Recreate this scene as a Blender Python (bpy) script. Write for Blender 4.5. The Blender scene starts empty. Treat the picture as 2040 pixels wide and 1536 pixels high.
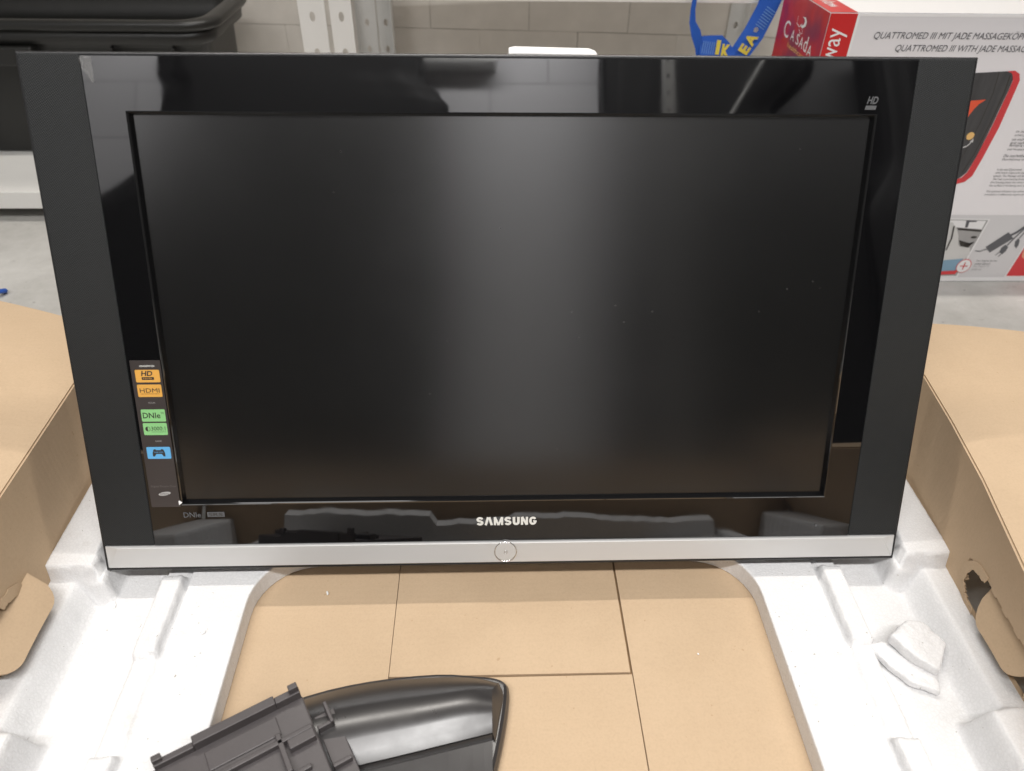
import bpy, bmesh, math, random
from mathutils import Vector, Matrix

# ------------------------------------------------------------------ camera, world, lamps, exposure
scene = bpy.context.scene
col = scene.collection
R = math.radians

cam_data = bpy.data.cameras.new('camera')
cam = bpy.data.objects.new('camera', cam_data)
col.objects.link(cam)
scene.camera = cam
cam_data.sensor_width = 36.0
cam_data.lens = 25.83
cam_data.clip_start = 0.02
cam_data.clip_end = 60
PITCH, YAW, ROLL = 0.673296, -0.0416059, 0.0182251
fw = Vector((0, math.cos(PITCH), -math.sin(PITCH)))
up = Vector((0, math.sin(PITCH), math.cos(PITCH)))
rt = Vector((1, 0, 0))
zr = Matrix.Rotation(YAW, 3, 'Z')
fw, up, rt = zr @ fw, zr @ up, zr @ rt
rt, up = math.cos(ROLL) * rt + math.sin(ROLL) * up, -math.sin(ROLL) * rt + math.cos(ROLL) * up
cam.matrix_world = Matrix(((rt.x, up.x, -fw.x, -0.01946), (rt.y, up.y, -fw.y, -0.52471), (rt.z, up.z, -fw.z, 0.72781), (0, 0, 0, 1)))
cam_data.dof.use_dof = True
cam_data.dof.focus_distance = 0.86
cam_data.dof.aperture_fstop = 5.2

world = bpy.data.worlds.new('World')
scene.world = world
world.use_nodes = True
world.node_tree.nodes['Background'].inputs[0].default_value = (1.0, 0.965, 0.92, 1)
world.node_tree.nodes['Background'].inputs[1].default_value = 0.12

def area_lamp(name, loc, aim, sx, sy, watts, color):
    l = bpy.data.lights.new(name, 'AREA')
    l.shape = 'RECTANGLE'; l.size = sx; l.size_y = sy; l.energy = watts; l.color = color
    o = bpy.data.objects.new(name, l); col.objects.link(o)
    o.location = loc
    o.rotation_euler = (Vector(aim) - Vector(loc)).to_track_quat('-Z', 'Y').to_euler()
    return o
# ceiling tube a little behind the television: throws its shadow forward; second fitting over the photographer
area_lamp('ceiling_tube', (0.0, 0.93, 2.5), (0.0, 0.85, 0), 1.8, 0.05, 37, (1.0, 0.95, 0.885))
area_lamp('ceiling_fitting', (-0.5, -1.0, 2.45), (0.0, 0.3, 0.2), 2.0, 0.25, 4, (1.0, 0.97, 0.945))
area_lamp('ceiling_fitting', (0.0, -1.25, 2.55), (0.0, -2.2, 0.35), 3.4, 0.20, 150, (1.0, 0.98, 0.96))  # unseen wall-wash lamp added to brighten the bezel's reflection of the rear wall

scene.view_settings.view_transform = 'Standard'
scene.view_settings.look = 'None'
scene.view_settings.exposure = -0.06
scene.view_settings.gamma = 1.0
scene.view_settings.use_curve_mapping = False
scene.cycles.max_bounces = 8
scene.cycles.caustics_reflective = False
scene.cycles.caustics_refractive = False

# ------------------------------------------------------------------ helpers
random.seed(7)

def s2l(c):
    return tuple(((v / 255) / 12.92 if v / 255 <= 0.04045 else (((v / 255) + 0.055) / 1.055) ** 2.4) for v in c)

class Nodes:
    def __init__(self, m):
        self.t = m.node_tree; self.n = self.t.nodes; self.l = self.t.links
        self.b = self.n['Principled BSDF']
        self.tc = self.n.new('ShaderNodeTexCoord')
    def coord(self, scale=(1, 1, 1), rot=(0, 0, 0), src='Object'):
        mp = self.n.new('ShaderNodeMapping')
        mp.inputs['Scale'].default_value = scale; mp.inputs['Rotation'].default_value = rot
        self.l.new(self.tc.outputs[src], mp.inputs['Vector'])
        return mp.outputs[0]
    def noise(self, vec, scale, detail=4, rough=0.55):
        k = self.n.new('ShaderNodeTexNoise')
        k.inputs['Scale'].default_value = scale; k.inputs['Detail'].default_value = detail; k.inputs['Roughness'].default_value = rough
        self.l.new(vec, k.inputs['Vector']); return k.outputs['Fac']
    def voronoi(self, vec, scale, out='Distance', feature='F1', rnd=1.0):
        k = self.n.new('ShaderNodeTexVoronoi'); k.feature = feature
        k.inputs['Scale'].default_value = scale; k.inputs['Randomness'].default_value = rnd
        self.l.new(vec, k.inputs['Vector']); return k.outputs[out]
    def ramp(self, fac, stops):
        k = self.n.new('ShaderNodeValToRGB'); e = k.color_ramp.elements
        while len(e) < len(stops): e.new(0.5)
        for q, (p, c) in zip(e, stops):
            q.position = p; q.color = (c, c, c, 1) if isinstance(c, (int, float)) else (*c, 1)
        self.l.new(fac, k.inputs[0]); return k.outputs[0]
    def mix(self, fac, a, b, mode='MIX'):
        k = self.n.new('ShaderNodeMix'); k.data_type = 'RGBA'; k.blend_type = mode
        for s, v in ((0, fac), (6, a), (7, b)):
            if isinstance(v, (int, float)): k.inputs[s].default_value = v
            elif isinstance(v, tuple): k.inputs[s].default_value = (*v, 1)
            else: self.l.new(v, k.inputs[s])
        return k.outputs[2]
    def math(self, op, a, b=0.0):
        k = self.n.new('ShaderNodeMath'); k.operation = op
        for s, v in ((0, a), (1, b)):
            if isinstance(v, (int, float)): k.inputs[s].default_value = v
            else: self.l.new(v, k.inputs[s])
        return k.outputs[0]
    def bump(self, h, strength, dist, chain=None):
        k = self.n.new('ShaderNodeBump')
        k.inputs['Strength'].default_value = strength; k.inputs['Distance'].default_value = dist
        self.l.new(h, k.inputs['Height'])
        if chain is not None: self.l.new(chain, k.inputs['Normal'])
        self.l.new(k.outputs[0], self.b.inputs['Normal']); return k.outputs[0]
    def set(self, sock, v):
        if hasattr(v, 'is_output'): self.l.new(v, self.b.inputs[sock])
        else: self.b.inputs[sock].default_value = (*v, 1) if isinstance(v, tuple) and len(v) == 3 else v

def mat(name, base=(0.5, 0.5, 0.5), rough=0.5, metal=0.0, ior=1.5, alpha=1.0):
    m = bpy.data.materials.new(name); m.use_nodes = True
    k = Nodes(m)
    k.set('Base Color', tuple(base)); k.set('Roughness', rough); k.set('Metallic', metal); k.set('IOR', ior); k.set('Alpha', alpha)
    return m, k

M = {}
def simple(name, base, rough=0.5, metal=0.0, ior=1.5, var=0.0, scale=30.0, bump=0.0, bscale=200.0, bdist=0.001):
    m, k = mat(name, base, rough, metal, ior)
    c = k.coord()
    if var:
        f = k.noise(c, scale)
        k.set('Base Color', k.mix(f, tuple(v * (1 - var) for v in base), tuple(min(1, v * (1 + var)) for v in base)))
    if bump:
        k.bump(k.noise(c, bscale, 3), bump, bdist)
    M[name] = m
    return m

# expanded polystyrene: bead relief, faint grey soiling
m, k = mat('polystyrene', (0.66, 0.66, 0.655), 0.55, ior=1.45); M['polystyrene'] = m
c = k.coord()
soil = k.ramp(k.noise(c, 17, 6, 0.7), [(0.0, 0.0), (0.60, 0.0), (0.78, 0.5), (1.0, 0.7)])
base = k.mix(soil, (0.72, 0.72, 0.725), (0.48, 0.455, 0.41))
cell = k.voronoi(c, 250, 'Distance', 'DISTANCE_TO_EDGE')
seam = k.ramp(cell, [(0.0, 0.935), (0.16, 1.0), (1.0, 1.01)])
base = k.mix(1.0, base, seam, 'MULTIPLY')
pit = k.ramp(k.noise(c, 260, 2, 0.5), [(0.0, 0.0), (0.735, 0.0), (0.77, 1.0), (1.0, 1.0)])
k.set('Base Color', k.mix(pit, base, (0.36, 0.34, 0.30)))
b1 = k.bump(k.ramp(cell, [(0.0, 0.0), (0.35, 1.0)]), 0.30, 0.0006)
k.bump(k.noise(c, 70, 4), 0.30, 0.003, b1)

# kraft cardboard: fibres, flutes telegraphing through, scuffs
m, k = mat('kraft', (0.56, 0.40, 0.25), 0.82, ior=1.4); M['kraft'] = m
c = k.coord(); cs = k.coord((3, 40, 40))
f1 = k.noise(c, 9, 6, 0.65); f2 = k.noise(cs, 40, 4, 0.6)
base = k.mix(f1, (0.480, 0.350, 0.225), (0.560, 0.418, 0.280))
stn = k.ramp(k.noise(c, 2.6, 5, 0.6), [(0.30, 0.90), (0.55, 1.0), (1.0, 1.03)])
base = k.mix(1.0, base, stn, 'MULTIPLY')
fl = k.ramp(k.noise(c, 420, 2), [(0.0, 0.9), (0.5, 1.0), (1.0, 1.06)])
base = k.mix(1.0, base, fl, 'MULTIPLY')
sp = k.ramp(k.noise(c, 160, 2, 0.4), [(0.0, 0.0), (0.75, 0.0), (0.78, 0.7), (1.0, 1.0)])
k.set('Base Color', k.mix(sp, base, (0.42, 0.29, 0.17)))
wv = k.n.new('ShaderNodeTexWave'); wv.inputs['Scale'].default_value = 42; wv.inputs['Distortion'].default_value = 0.6; wv.inputs['Detail'].default_value = 1
wv.bands_direction = 'Y'; k.l.new(c, wv.inputs['Vector'])
b1 = k.bump(f2, 0.10, 0.0015)
b1 = k.bump(wv.outputs['Fac'], 0.045, 0.001, b1)
k.bump(k.noise(c, 300, 3), 0.12, 0.0006, b1)
simple('kraft_edge', (0.33, 0.21, 0.11), 0.9, var=0.15, scale=200)

# concrete
m, k = mat('concrete', (0.4, 0.4, 0.38), 0.75); M['concrete'] = m
c = k.coord()
f = k.noise(c, 4.5, 9, 0.68)
base = k.mix(k.ramp(f, [(0.25, 0.0), (0.75, 1.0)]), (0.30, 0.29, 0.268), (0.58, 0.57, 0.545))
sp = k.ramp(k.noise(k.coord((30, 55, 30)), 1.8, 3, 0.5), [(0.0, 0.0), (0.67, 0.0), (0.74, 0.8), (1.0, 1.0)])
base = k.mix(sp, base, (0.20, 0.19, 0.175))
sc = k.ramp(k.noise(k.coord((3, 24, 3)), 3.5, 6, 0.7), [(0.0, 0.0), (0.62, 0.0), (0.70, 0.55), (1.0, 0.7)])
k.set('Base Color', k.mix(sc, base, (0.62, 0.61, 0.59)))
k.bump(k.noise(c, 40, 8, 0.7), 0.25, 0.003)

simple('aerated_block', (0.60, 0.565, 0.515), 0.9, var=0.14, scale=14, bump=0.25, bscale=220, bdist=0.001)
simple('joint', (0.10, 0.095, 0.09), 0.95)
m, k = mat('rear_plaster', (0.85, 0.85, 0.88), 0.9); M['rear_plaster'] = m
bk = k.n.new('ShaderNodeTexBrick'); bk.inputs['Scale'].default_value = 1.0; bk.inputs['Mortar Size'].default_value = 0.004
bk.inputs['Color1'].default_value = (0.86, 0.86, 0.89, 1); bk.inputs['Color2'].default_value = (0.82, 0.82, 0.85, 1); bk.inputs['Mortar'].default_value = (0.62, 0.62, 0.64, 1)
k.l.new(k.coord((1, 1, 1), (R(90), 0, 0)), bk.inputs['Vector']); k.set('Base Color', bk.outputs['Color'])

# television
simple('housing', (0.012, 0.012, 0.013), 0.28, bump=0.1, bscale=900, bdist=0.0003)
m, k = mat('piano_black', (0.0035, 0.0035, 0.004), 0.03, ior=1.85); M['piano_black'] = m
c = k.coord()
k.set('Roughness', k.ramp(k.noise(c, 14, 5, 0.7), [(0.35, 0.012), (0.8, 0.075)]))
k.bump(k.noise(c, 5, 1), 0.05, 0.004)
m, k = mat('screen_glass', (0.0055, 0.0055, 0.0055), 0.24, ior=1.95); M['screen_glass'] = m
c = k.coord()
dd = k.voronoi(k.coord((1, 1, 1), (R(90), 0, R(20))), 21, 'Distance')
dd.node.voronoi_dimensions = '2D'
dust = k.ramp(dd, [(0.0, 1.0), (0.010, 0.8), (0.020, 0.0), (1.0, 0.0)])
gate = k.ramp(k.noise(c, 9, 2), [(0.0, 0.0), (0.54, 0.0), (0.60, 1.0), (1.0, 1.0)])
k.set('Base Color', k.mix(k.math('MULTIPLY', dust, gate), (0.0055, 0.0055, 0.0055), (0.075, 0.072, 0.068)))
k.set('Roughness', k.ramp(k.noise(c, 6, 5, 0.65), [(0.2, 0.18), (0.8, 0.24)]))
m, k = mat('grille', (0.022, 0.023, 0.023), 0.46, ior=1.36); M['grille'] = m
vv = k.coord((1, 1, 1), (0, R(30), 0))
dots = k.voronoi(vv, 560, 'Distance', 'F1', 0.0)
k.bump(dots, 0.55, 0.0012)
k.set('Base Color', k.mix(k.ramp(dots, [(0.0, 0.0), (0.45, 1.0)]), (0.004, 0.004, 0.004), (0.019, 0.0205, 0.021)))
m, k = mat('silver', (0.62, 0.62, 0.615), 0.33, metal=0.35); M['silver'] = m
k.bump(k.noise(k.coord((1, 400, 900)), 1.0, 3), 0.03, 0.0005)
simple('chrome', (0.75, 0.75, 0.75), 0.12, metal=1.0)
simple('badge_white', (0.72, 0.72, 0.68), 0.4)
simple('badge_grey', (0.10, 0.102, 0.106), 0.4)
simple('sticker_film', (0.050, 0.042, 0.040), 0.30, var=0.1, scale=20)
simple('tile_orange', s2l((222, 166, 78)), 0.45)
simple('tile_green', s2l((138, 198, 130)), 0.45)
simple('tile_blue', s2l((98, 172, 222)), 0.45)
simple('ink_dark', (0.035, 0.030, 0.026), 0.5)
simple('ink_pale', (0.42, 0.41, 0.40), 0.5)
simple('ink_faint', (0.14, 0.125, 0.12), 0.5)
m, k = mat('clear_film', (0.75, 0.74, 0.70), 0.10, ior=1.6, alpha=0.10); M['clear_film'] = m
simple('paper_white', (0.85, 0.85, 0.84), 0.6)

# stand
m, k = mat('stand_gloss', (0.030, 0.0275, 0.0275), 0.3, ior=1.7); M['stand_gloss'] = m
k.set('Roughness', k.ramp(k.noise(k.coord(), 22, 5, 0.7), [(0.3, 0.27), (0.8, 0.36)]))
simple('bracket_plastic', (0.066, 0.058, 0.059), 0.42, ior=1.5, var=0.25, bump=0.22, bscale=500, bdist=0.0004)

# background things
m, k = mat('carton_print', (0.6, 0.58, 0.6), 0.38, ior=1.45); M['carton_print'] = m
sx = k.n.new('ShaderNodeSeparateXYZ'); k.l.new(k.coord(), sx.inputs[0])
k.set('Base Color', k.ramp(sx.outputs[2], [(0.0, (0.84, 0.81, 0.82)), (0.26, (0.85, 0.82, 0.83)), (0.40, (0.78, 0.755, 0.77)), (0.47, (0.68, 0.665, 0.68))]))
k.bump(k.noise(k.coord((1, 1, 0.3)), 9, 4), 0.25, 0.004)
m, k = mat('print_red', s2l((196, 34, 36)), 0.34); M['print_red'] = m
k.bump(k.noise(k.coord(), 12, 4), 0.3, 0.004)
m, k = mat('print_red_side', s2l((190, 32, 40)), 0.3); M['print_red_side'] = m
f = k.noise(k.coord(), 13, 2)
k.set('Base Color', k.mix(k.ramp(f, [(0.45, 0.0), (0.65, 0.75)]), s2l((190, 30, 36)), s2l((112, 36, 72))))
k.bump(f, 0.3, 0.006)
simple('print_white', (0.80, 0.79, 0.79), 0.4)
simple('print_grey', (0.65, 0.635, 0.64), 0.38, var=0.05, scale=10)
simple('print_ink', (0.11, 0.11, 0.12), 0.45)
simple('print_gold', s2l((235, 190, 120)), 0.45)
m, k = mat('print_cushion', (0.05, 0.05, 0.052), 0.42); M['print_cushion'] = m
k.set('Base Color', k.mix(k.noise(k.coord((70, 1, 9), (0, R(18), 0)), 1.0, 4), (0.018, 0.018, 0.02), (0.095, 0.093, 0.095)))
simple('print_edge_red', s2l((208, 62, 66)), 0.4)
simple('print_orange', s2l((226, 88, 56)), 0.4)
simple('print_skin', s2l((222, 160, 130)), 0.4)
simple('print_seat', (0.60, 0.59, 0.575), 0.4, var=0.12, scale=25)
simple('print_seat_shade', (0.36, 0.35, 0.345), 0.4, var=0.2, scale=25)
simple('print_blue', s2l((128, 160, 182)), 0.4, var=0.15, scale=40)
m, k = mat('webbing', s2l((32, 92, 190)), 0.6); M['webbing'] = m
k.bump(k.voronoi(k.coord(), 700, 'Distance', 'F1', 0.0), 0.5, 0.001)
m, k = mat('webbing_yellow', s2l((228, 214, 84)), 0.6); M['webbing_yellow'] = m
simple('webbing_pale', s2l((120, 165, 215)), 0.6)
simple('rack_white', (0.76, 0.75, 0.72), 0.42, var=0.05, scale=12)
simple('rack_grey', (0.60, 0.60, 0.585), 0.45, var=0.05, scale=12)  # rear uprights' shade is put into this grey; also colours plain grey parts
simple('bin_black', (0.013, 0.013, 0.012), 0.36, var=0.2, scale=8, bump=0.15, bscale=260, bdist=0.0006)
simple('blue_plastic', s2l((40, 84, 170)), 0.4)
simple('board_grey', (0.20, 0.20, 0.205), 0.7, var=0.15, scale=5)
simple('cabinet_black', (0.006, 0.006, 0.0065), 0.65)  # black of the added forms that darken the bezel reflections

def tag(o, label=None, category=None, group=None, kind=None):
    if label: o['label'] = label
    if category: o['category'] = category
    if group: o['group'] = group
    if kind: o['kind'] = kind
    return o

def empty(name, loc=(0, 0, 0), rot=(0, 0, 0)):
    o = bpy.data.objects.new(name, None); col.objects.link(o)
    o.location = loc; o.rotation_euler = rot; o.empty_display_size = 0.05
    return o

def link(name, me, m, parent=None, smooth=False, bevel=0.0, segs=2, solid=0.0, offset=0.0):
    o = bpy.data.objects.new(name, me); col.objects.link(o)
    if m is not None and not me.materials: me.materials.append(m)
    if parent is not None: o.parent = parent
    if smooth:
        for p in me.polygons: p.use_smooth = True
    if solid:
        s = o.modifiers.new('solid', 'SOLIDIFY'); s.thickness = solid; s.offset = offset
        if smooth: es = o.modifiers.new('edges', 'EDGE_SPLIT'); es.split_angle = R(40)
    if bevel:
        b = o.modifiers.new('bevel', 'BEVEL'); b.width = bevel; b.segments = segs; b.limit_method = 'ANGLE'; b.angle_limit = R(35)
    return o

class MB:
    def __init__(self): self.v = []; self.f = []
    def add(self, vs, fs):
        n = len(self.v); self.v += [tuple(p) for p in vs]; self.f += [tuple(i + n for i in q) for q in fs]; return self
    def box(self, lo, hi):
        (x0, y0, z0), (x1, y1, z1) = lo, hi
        return self.add([(x0, y0, z0), (x1, y0, z0), (x1, y1, z0), (x0, y1, z0), (x0, y0, z1), (x1, y0, z1), (x1, y1, z1), (x0, y1, z1)],
                        [(0, 3, 2, 1), (4, 5, 6, 7), (0, 1, 5, 4), (1, 2, 6, 5), (2, 3, 7, 6), (3, 0, 4, 7)])
    def loft(self, loops, close_loop=True, cap0=False, cap1=False):
        n = len(loops[0]); base = len(self.v)
        for L in loops: self.v += [tuple(p) for p in L]
        for i in range(len(loops) - 1):
            for j in range(n if close_loop else n - 1):
                a = base + i * n + j; b = base + i * n + (j + 1) % n
                self.f.append((a, b, b + n, a + n))
        if cap0: self.f.append(tuple(base + j for j in reversed(range(n))))
        if cap1: self.f.append(tuple(base + (len(loops) - 1) * n + j for j in range(n)))
        return self
    def tube(self, pts, r, n=8):
        pts = [Vector(p) for p in pts]; loops = []
        for i, p in enumerate(pts):
            d = (pts[min(i + 1, len(pts) - 1)] - pts[max(i - 1, 0)]).normalized()
            a = d.cross(Vector((0.3, 0.2, 1))).normalized(); b = d.cross(a)
            loops.append([p + r * (math.cos(6.2832 * j / n) * a + math.sin(6.2832 * j / n) * b) for j in range(n)])
        return self.loft(loops, True, True, True)
    def mesh(self, name):
        me = bpy.data.meshes.new(name); me.from_pydata(self.v, [], self.f)
        bm = bmesh.new(); bm.from_mesh(me); bmesh.ops.recalc_face_normals(bm, faces=bm.faces); bm.to_mesh(me); bm.free()
        return me
    def build(self, name, m, parent=None, **kw): return link(name, self.mesh(name), m, parent, **kw)

def flat(name, pts, fn, n, m, parent):
    """a printed or applied flat shape: pts in the sheet's own 2D, fn maps (u, v, height) to 3D"""
    return MB().add([fn(u, v, n) for u, v in pts], [tuple(range(len(pts)))]).build(name, m, parent)

def disc(cx, cy, rx, ry=None, n=28, a0=0.0, a1=6.28318):
    ry = rx if ry is None else ry
    full = a1 - a0 > 6.28
    return [(cx + rx * math.cos(a0 + (a1 - a0) * i / (n if full else n - 1)), cy + ry * math.sin(a0 + (a1 - a0) * i / (n if full else n - 1))) for i in range(n)]

def ribbon2d(pts, w):
    L, Rr = [], []
    for i, (x, y) in enumerate(pts):
        x0, y0 = pts[max(i - 1, 0)]; x1, y1 = pts[min(i + 1, len(pts) - 1)]
        d = math.hypot(x1 - x0, y1 - y0) or 1; nx, ny = -(y1 - y0) / d * w / 2, (x1 - x0) / d * w / 2
        L.append((x + nx, y + ny)); Rr.append((x - nx, y - ny))
    return L, Rr

def strip2d(name, pts, w, fn, n, m, parent):
    L, Rr = ribbon2d(pts, w); k = len(pts)
    return MB().add([fn(u, v, n) for u, v in L + Rr], [(i, i + 1, k + i + 1, k + i) for i in range(k - 1)]).build(name, m, parent)

_txt = {}
def lettering(name, body, fn, n, u0, v0, h, m, parent, w=None, shear=0.0, bold=0.0, turn=0, space=1.0):
    """flat letters: lower left corner (u0, v0), height h, optional total width w; turn=90 reads upwards"""
    key = (body, bold, space)
    if key not in _txt:
        cu = bpy.data.curves.new('text', 'FONT'); cu.body = body; cu.offset = bold; cu.resolution_u = 3; cu.space_character = space
        ob = bpy.data.objects.new('text', cu); col.objects.link(ob)
        dg = bpy.context.evaluated_depsgraph_get()
        me = bpy.data.meshes.new_from_object(ob.evaluated_get(dg))
        vs = [tuple(v.co) for v in me.vertices]; fs = [tuple(p.vertices) for p in me.polygons]
        bpy.data.objects.remove(ob); bpy.data.curves.remove(cu); bpy.data.meshes.remove(me)
        _txt[key] = (vs, fs)
    vs, fs = _txt[key]
    x0 = min(v[0] for v in vs); x1 = max(v[0] for v in vs); y0 = min(v[1] for v in vs); y1 = max(v[1] for v in vs)
    s = h / (y1 - y0); sx_ = s if w is None else w / (x1 - x0)
    out = []
    for x, y, _ in vs:
        a, b = (x - x0) * sx_, (y - y0) * s; a += shear * b
        if turn == 90: a, b = -b, a
        out.append(fn(u0 + a, v0 + b, n))
    return MB().add(out, fs).build(name, m, parent)

def rrect(x0, x1, y0, y1, r, z, seg=6):
    pts = []
    for cx, cy, a in ((x1 - r, y1 - r, 0), (x0 + r, y1 - r, 90), (x0 + r, y0 + r, 180), (x1 - r, y0 + r, 270)):
        for i in range(seg + 1):
            t = R(a + 90 * i / seg); pts.append((cx + r * math.cos(t), cy + r * math.sin(t), z))
    return pts

def interp(x, xs, ys):
    if x <= xs[0]: return ys[0]
    for i in range(len(xs) - 1):
        if x <= xs[i + 1]: return ys[i] + (ys[i + 1] - ys[i]) * (x - xs[i]) / (xs[i + 1] - xs[i])
    return ys[-1]

def smooth(t):
    t = max(0.0, min(1.0, t)); return t * t * (3 - 2 * t)

# ------------------------------------------------------------------ the setting
MB().add([(-4, -2.3, 0), (4, -2.3, 0), (4, 3, 0), (-4, 3, 0)], [(0, 1, 2, 3)]).build('floor', M['concrete'])
tag(bpy.data.objects['floor'], kind='structure', label='pale worn concrete floor around the open cardboard box')

# block wall behind: turned a few degrees, aerated concrete blocks with hairline joints
wall = MB().box((-2.2, 0.004, 0), (2.4, 0.15, 2.6)).build('wall', M['joint'])
wall.location = (-0.10, 1.56, 0); wall.rotation_euler = (0, 0, R(-4.2))
tag(wall, kind='structure', label='grey aerated block wall behind the metal racks')
BL, BH = 0.256, 0.25
brick_me = MB().box((0.0005, -0.001, 0.0006), (BL - 0.0005, 0.003, BH - 0.0006)).mesh('brick')
brick_me.materials.append(M['aerated_block'])
for r in range(-1, 6):
    z = 0.257 + (r - 1) * BH
    for i in range(-8, 9):
        x = 0.194 + i * BL + (0.128 if r % 2 == 0 else 0.0)
        if z < -0.01: continue
        b = link('brick', brick_me, None, wall)
        b.location = (x, random.uniform(-0.0012, 0.0006), z)
        b.rotation_euler = (0, R(random.uniform(-0.12, 0.12)), 0)
wall_top = MB().box((-2.2, 0.0, 1.76), (2.4, 0.0035, 2.6)).build('upper_plaster', M['aerated_block'], wall)

# the wall the photographer has behind them: only the gloss of the bezel shows it
rear = MB().box((-3.2, -2.35, 0), (3.2, -2.2, 2.7)).build('rear_wall', M['rear_plaster'])
tag(rear, kind='structure', label='pale wall seen only as reflection in the glossy bezel')

def dark_form(name, label, prof, y, depth, seed):
    """a stack under a black tarpaulin: prof lists (height, left x, right x)"""
    e = empty(name, ((prof[0][1] + prof[0][2]) / 2, y, 0)); rnd = random.Random(seed); loops = []
    zz = []
    for i in range(len(prof) - 1):
        for s_ in range(6):
            t = smooth(s_ / 6); zz.append(tuple(prof[i][q] + (prof[i + 1][q] - prof[i][q]) * (s_ / 6 if q == 0 else t) for q in range(3)))
    zz.append(prof[-1])
    for z, xa, xb in zz:
        L = []; cx, hx = (xa + xb) / 2 - e.location.x, (xb - xa) / 2
        for j in range(56):
            a_ = 6.28318 * j / 56; c_, s_ = math.cos(a_), math.sin(a_)
            f = 1 + 0.016 * math.sin(11 * a_ + 1.3 * z + seed) + 0.010 * math.sin(23 * a_ - 2 * z)
            L.append((cx + hx * f * math.copysign(abs(c_) ** 0.45, c_), depth * f * math.copysign(abs(s_) ** 0.45, s_), z))
        loops.append(L)
    MB().loft(loops, True, True, True).build('tarpaulin', M['cabinet_black'], e, smooth=True)
    if seed == 5: MB().tube([((prof[0][1] + prof[0][2]) / 2 - e.location.x + 0.30 * (prof[0][2] - prof[0][1]) * t - .12, depth * 1.05 + .01, 1.25 + .5 * t) for t in (0, .3, .6, 1)], .006, 6).build('tie_cord', M['rack_grey'], e)
    return tag(e, label, 'tarpaulin stack', 'covered stacks behind the camera')
dark_form('covered_stack', 'wide black tarpaulin-covered stack mirrored left of centre in the glossy bezel', [(0.0, -1.95, -0.20), (0.8, -1.95, -0.17), (0.95, -1.60, -0.165), (1.22, -1.27, -0.16), (1.44, -1.20, -0.155), (1.49, -1.20, -0.19), (1.55, -1.22, -0.255), (1.7, -1.22, -0.262), (2.05, -1.15, -0.30)], -1.85, 0.14, 2)
dark_form('covered_stack', 'black tarpaulin-covered stack mirrored right of centre in the glossy bezel', [(0.0, 0.40, 1.42), (0.8, 0.40, 1.42), (1.22, 0.41, 1.40), (1.30, 0.41, 1.22), (1.38, 0.42, 1.05), (1.60, 0.42, 1.22), (2.05, 0.46, 1.26)], -1.85, 0.14, 5)
dark_form('covered_stack', 'black tarpaulin-covered stack mirrored at far right of the bezel', [(0.0, 1.44, 2.1), (0.7, 1.40, 2.1), (1.0, 1.36, 2.1), (1.25, 1.47, 2.1), (1.9, 1.44, 2.1)], -1.85, 0.14, 9)
bd = empty('grey_board', (1.42, -2.13, 0))  # unseen panel added to dim the bright wall mirrored in the bezel
tag(bd, 'dull grey board mirrored in the top right of the bezel', 'board')
MB().box((-.36, -.012, .02), (.36, .012, 2.1)).build('board_sheet', M['board_grey'], bd, bevel=.003)
for q in (-.3, .26): MB().box((q, -.03, 0), (q + .04, .03, .0198)).build('foot', M['board_grey'], bd)
vent = empty('wall_vent', (-0.14, -2.2, 1.80))
tag(vent, 'white framed wall vent mirrored at top centre of the glossy bezel', 'vent')
for lo, hi in (((-.165, 0, 0), (.165, .09, .018)), ((-.165, 0, .182), (.165, .09, .20)), ((-.165, 0, .0182), (-.148, .09, .1818)), ((.148, 0, .0182), (.165, .09, .1818))):
    MB().box(lo, hi).build('frame', M['paper_white'], vent, bevel=.002)
for q in range(7):
    MB().box((-.147, .05, .026 + q * .0225), (.147, .075, .034 + q * .0225)).build('slat', M['rack_grey'], vent)
MB().box((-.147, .002, .0185), (.147, .02, .1815)).build('backing', M['joint'], vent)

# ------------------------------------------------------------------ cardboard box with folded-out flaps
box = empty('cardboard_box', (0, -0.04, 0))
tag(box, 'large open brown cardboard box under the television, flaps folded outward', 'cardboard box')
OY = 0.04          # children are written in world coordinates, box origin is at y = -0.04
def BX(mb): mb.v = [(x, y + OY, z) for x, y, z in mb.v]; return mb

def panel(x0, x1, y0, y1, z, seed):
    rnd = random.Random(seed); mb = MB(); nx, ny = 12, 30
    top = []
    for j in range(ny + 1):
        y = y0 + (y1 - y0) * j / ny
        row = []
        for i in range(nx + 1):
            x = x0 + (x1 - x0) * i / nx
            crease = 0.0011 * math.exp(-((y + 0.078) / 0.007) ** 2)
            row.append((x, y, z + crease + 0.0006 * math.sin(9 * x + seed) * math.cos(7 * y + seed)))
        top.append(row)
    idx = lambda i, j: j * (nx + 1) + i
    mb.add([p for row in top for p in row], [(idx(i, j), idx(i + 1, j), idx(i + 1, j + 1), idx(i, j + 1)) for j in range(ny) for i in range(nx)])
    return BX(mb).build('bottom_panel', M['kraft'], box, smooth=True, solid=0.004, offset=-1)
panel(-0.495, -0.1263, -0.43, 0.345, 0.0078, 1)
panel(-0.1255, 0.1285, -0.1105, 0.345, 0.0080, 2)
panel(-0.1255, 0.1300, -0.43, -0.1130, 0.0076, 3)
panel(0.1310, 0.495, -0.43, 0.345, 0.0079, 4)
BX(MB().box((-0.497, -0.432, 0.0006), (0.497, 0.347, 0.0028))).build('bottom_liner', M['kraft_edge'], box)

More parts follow.
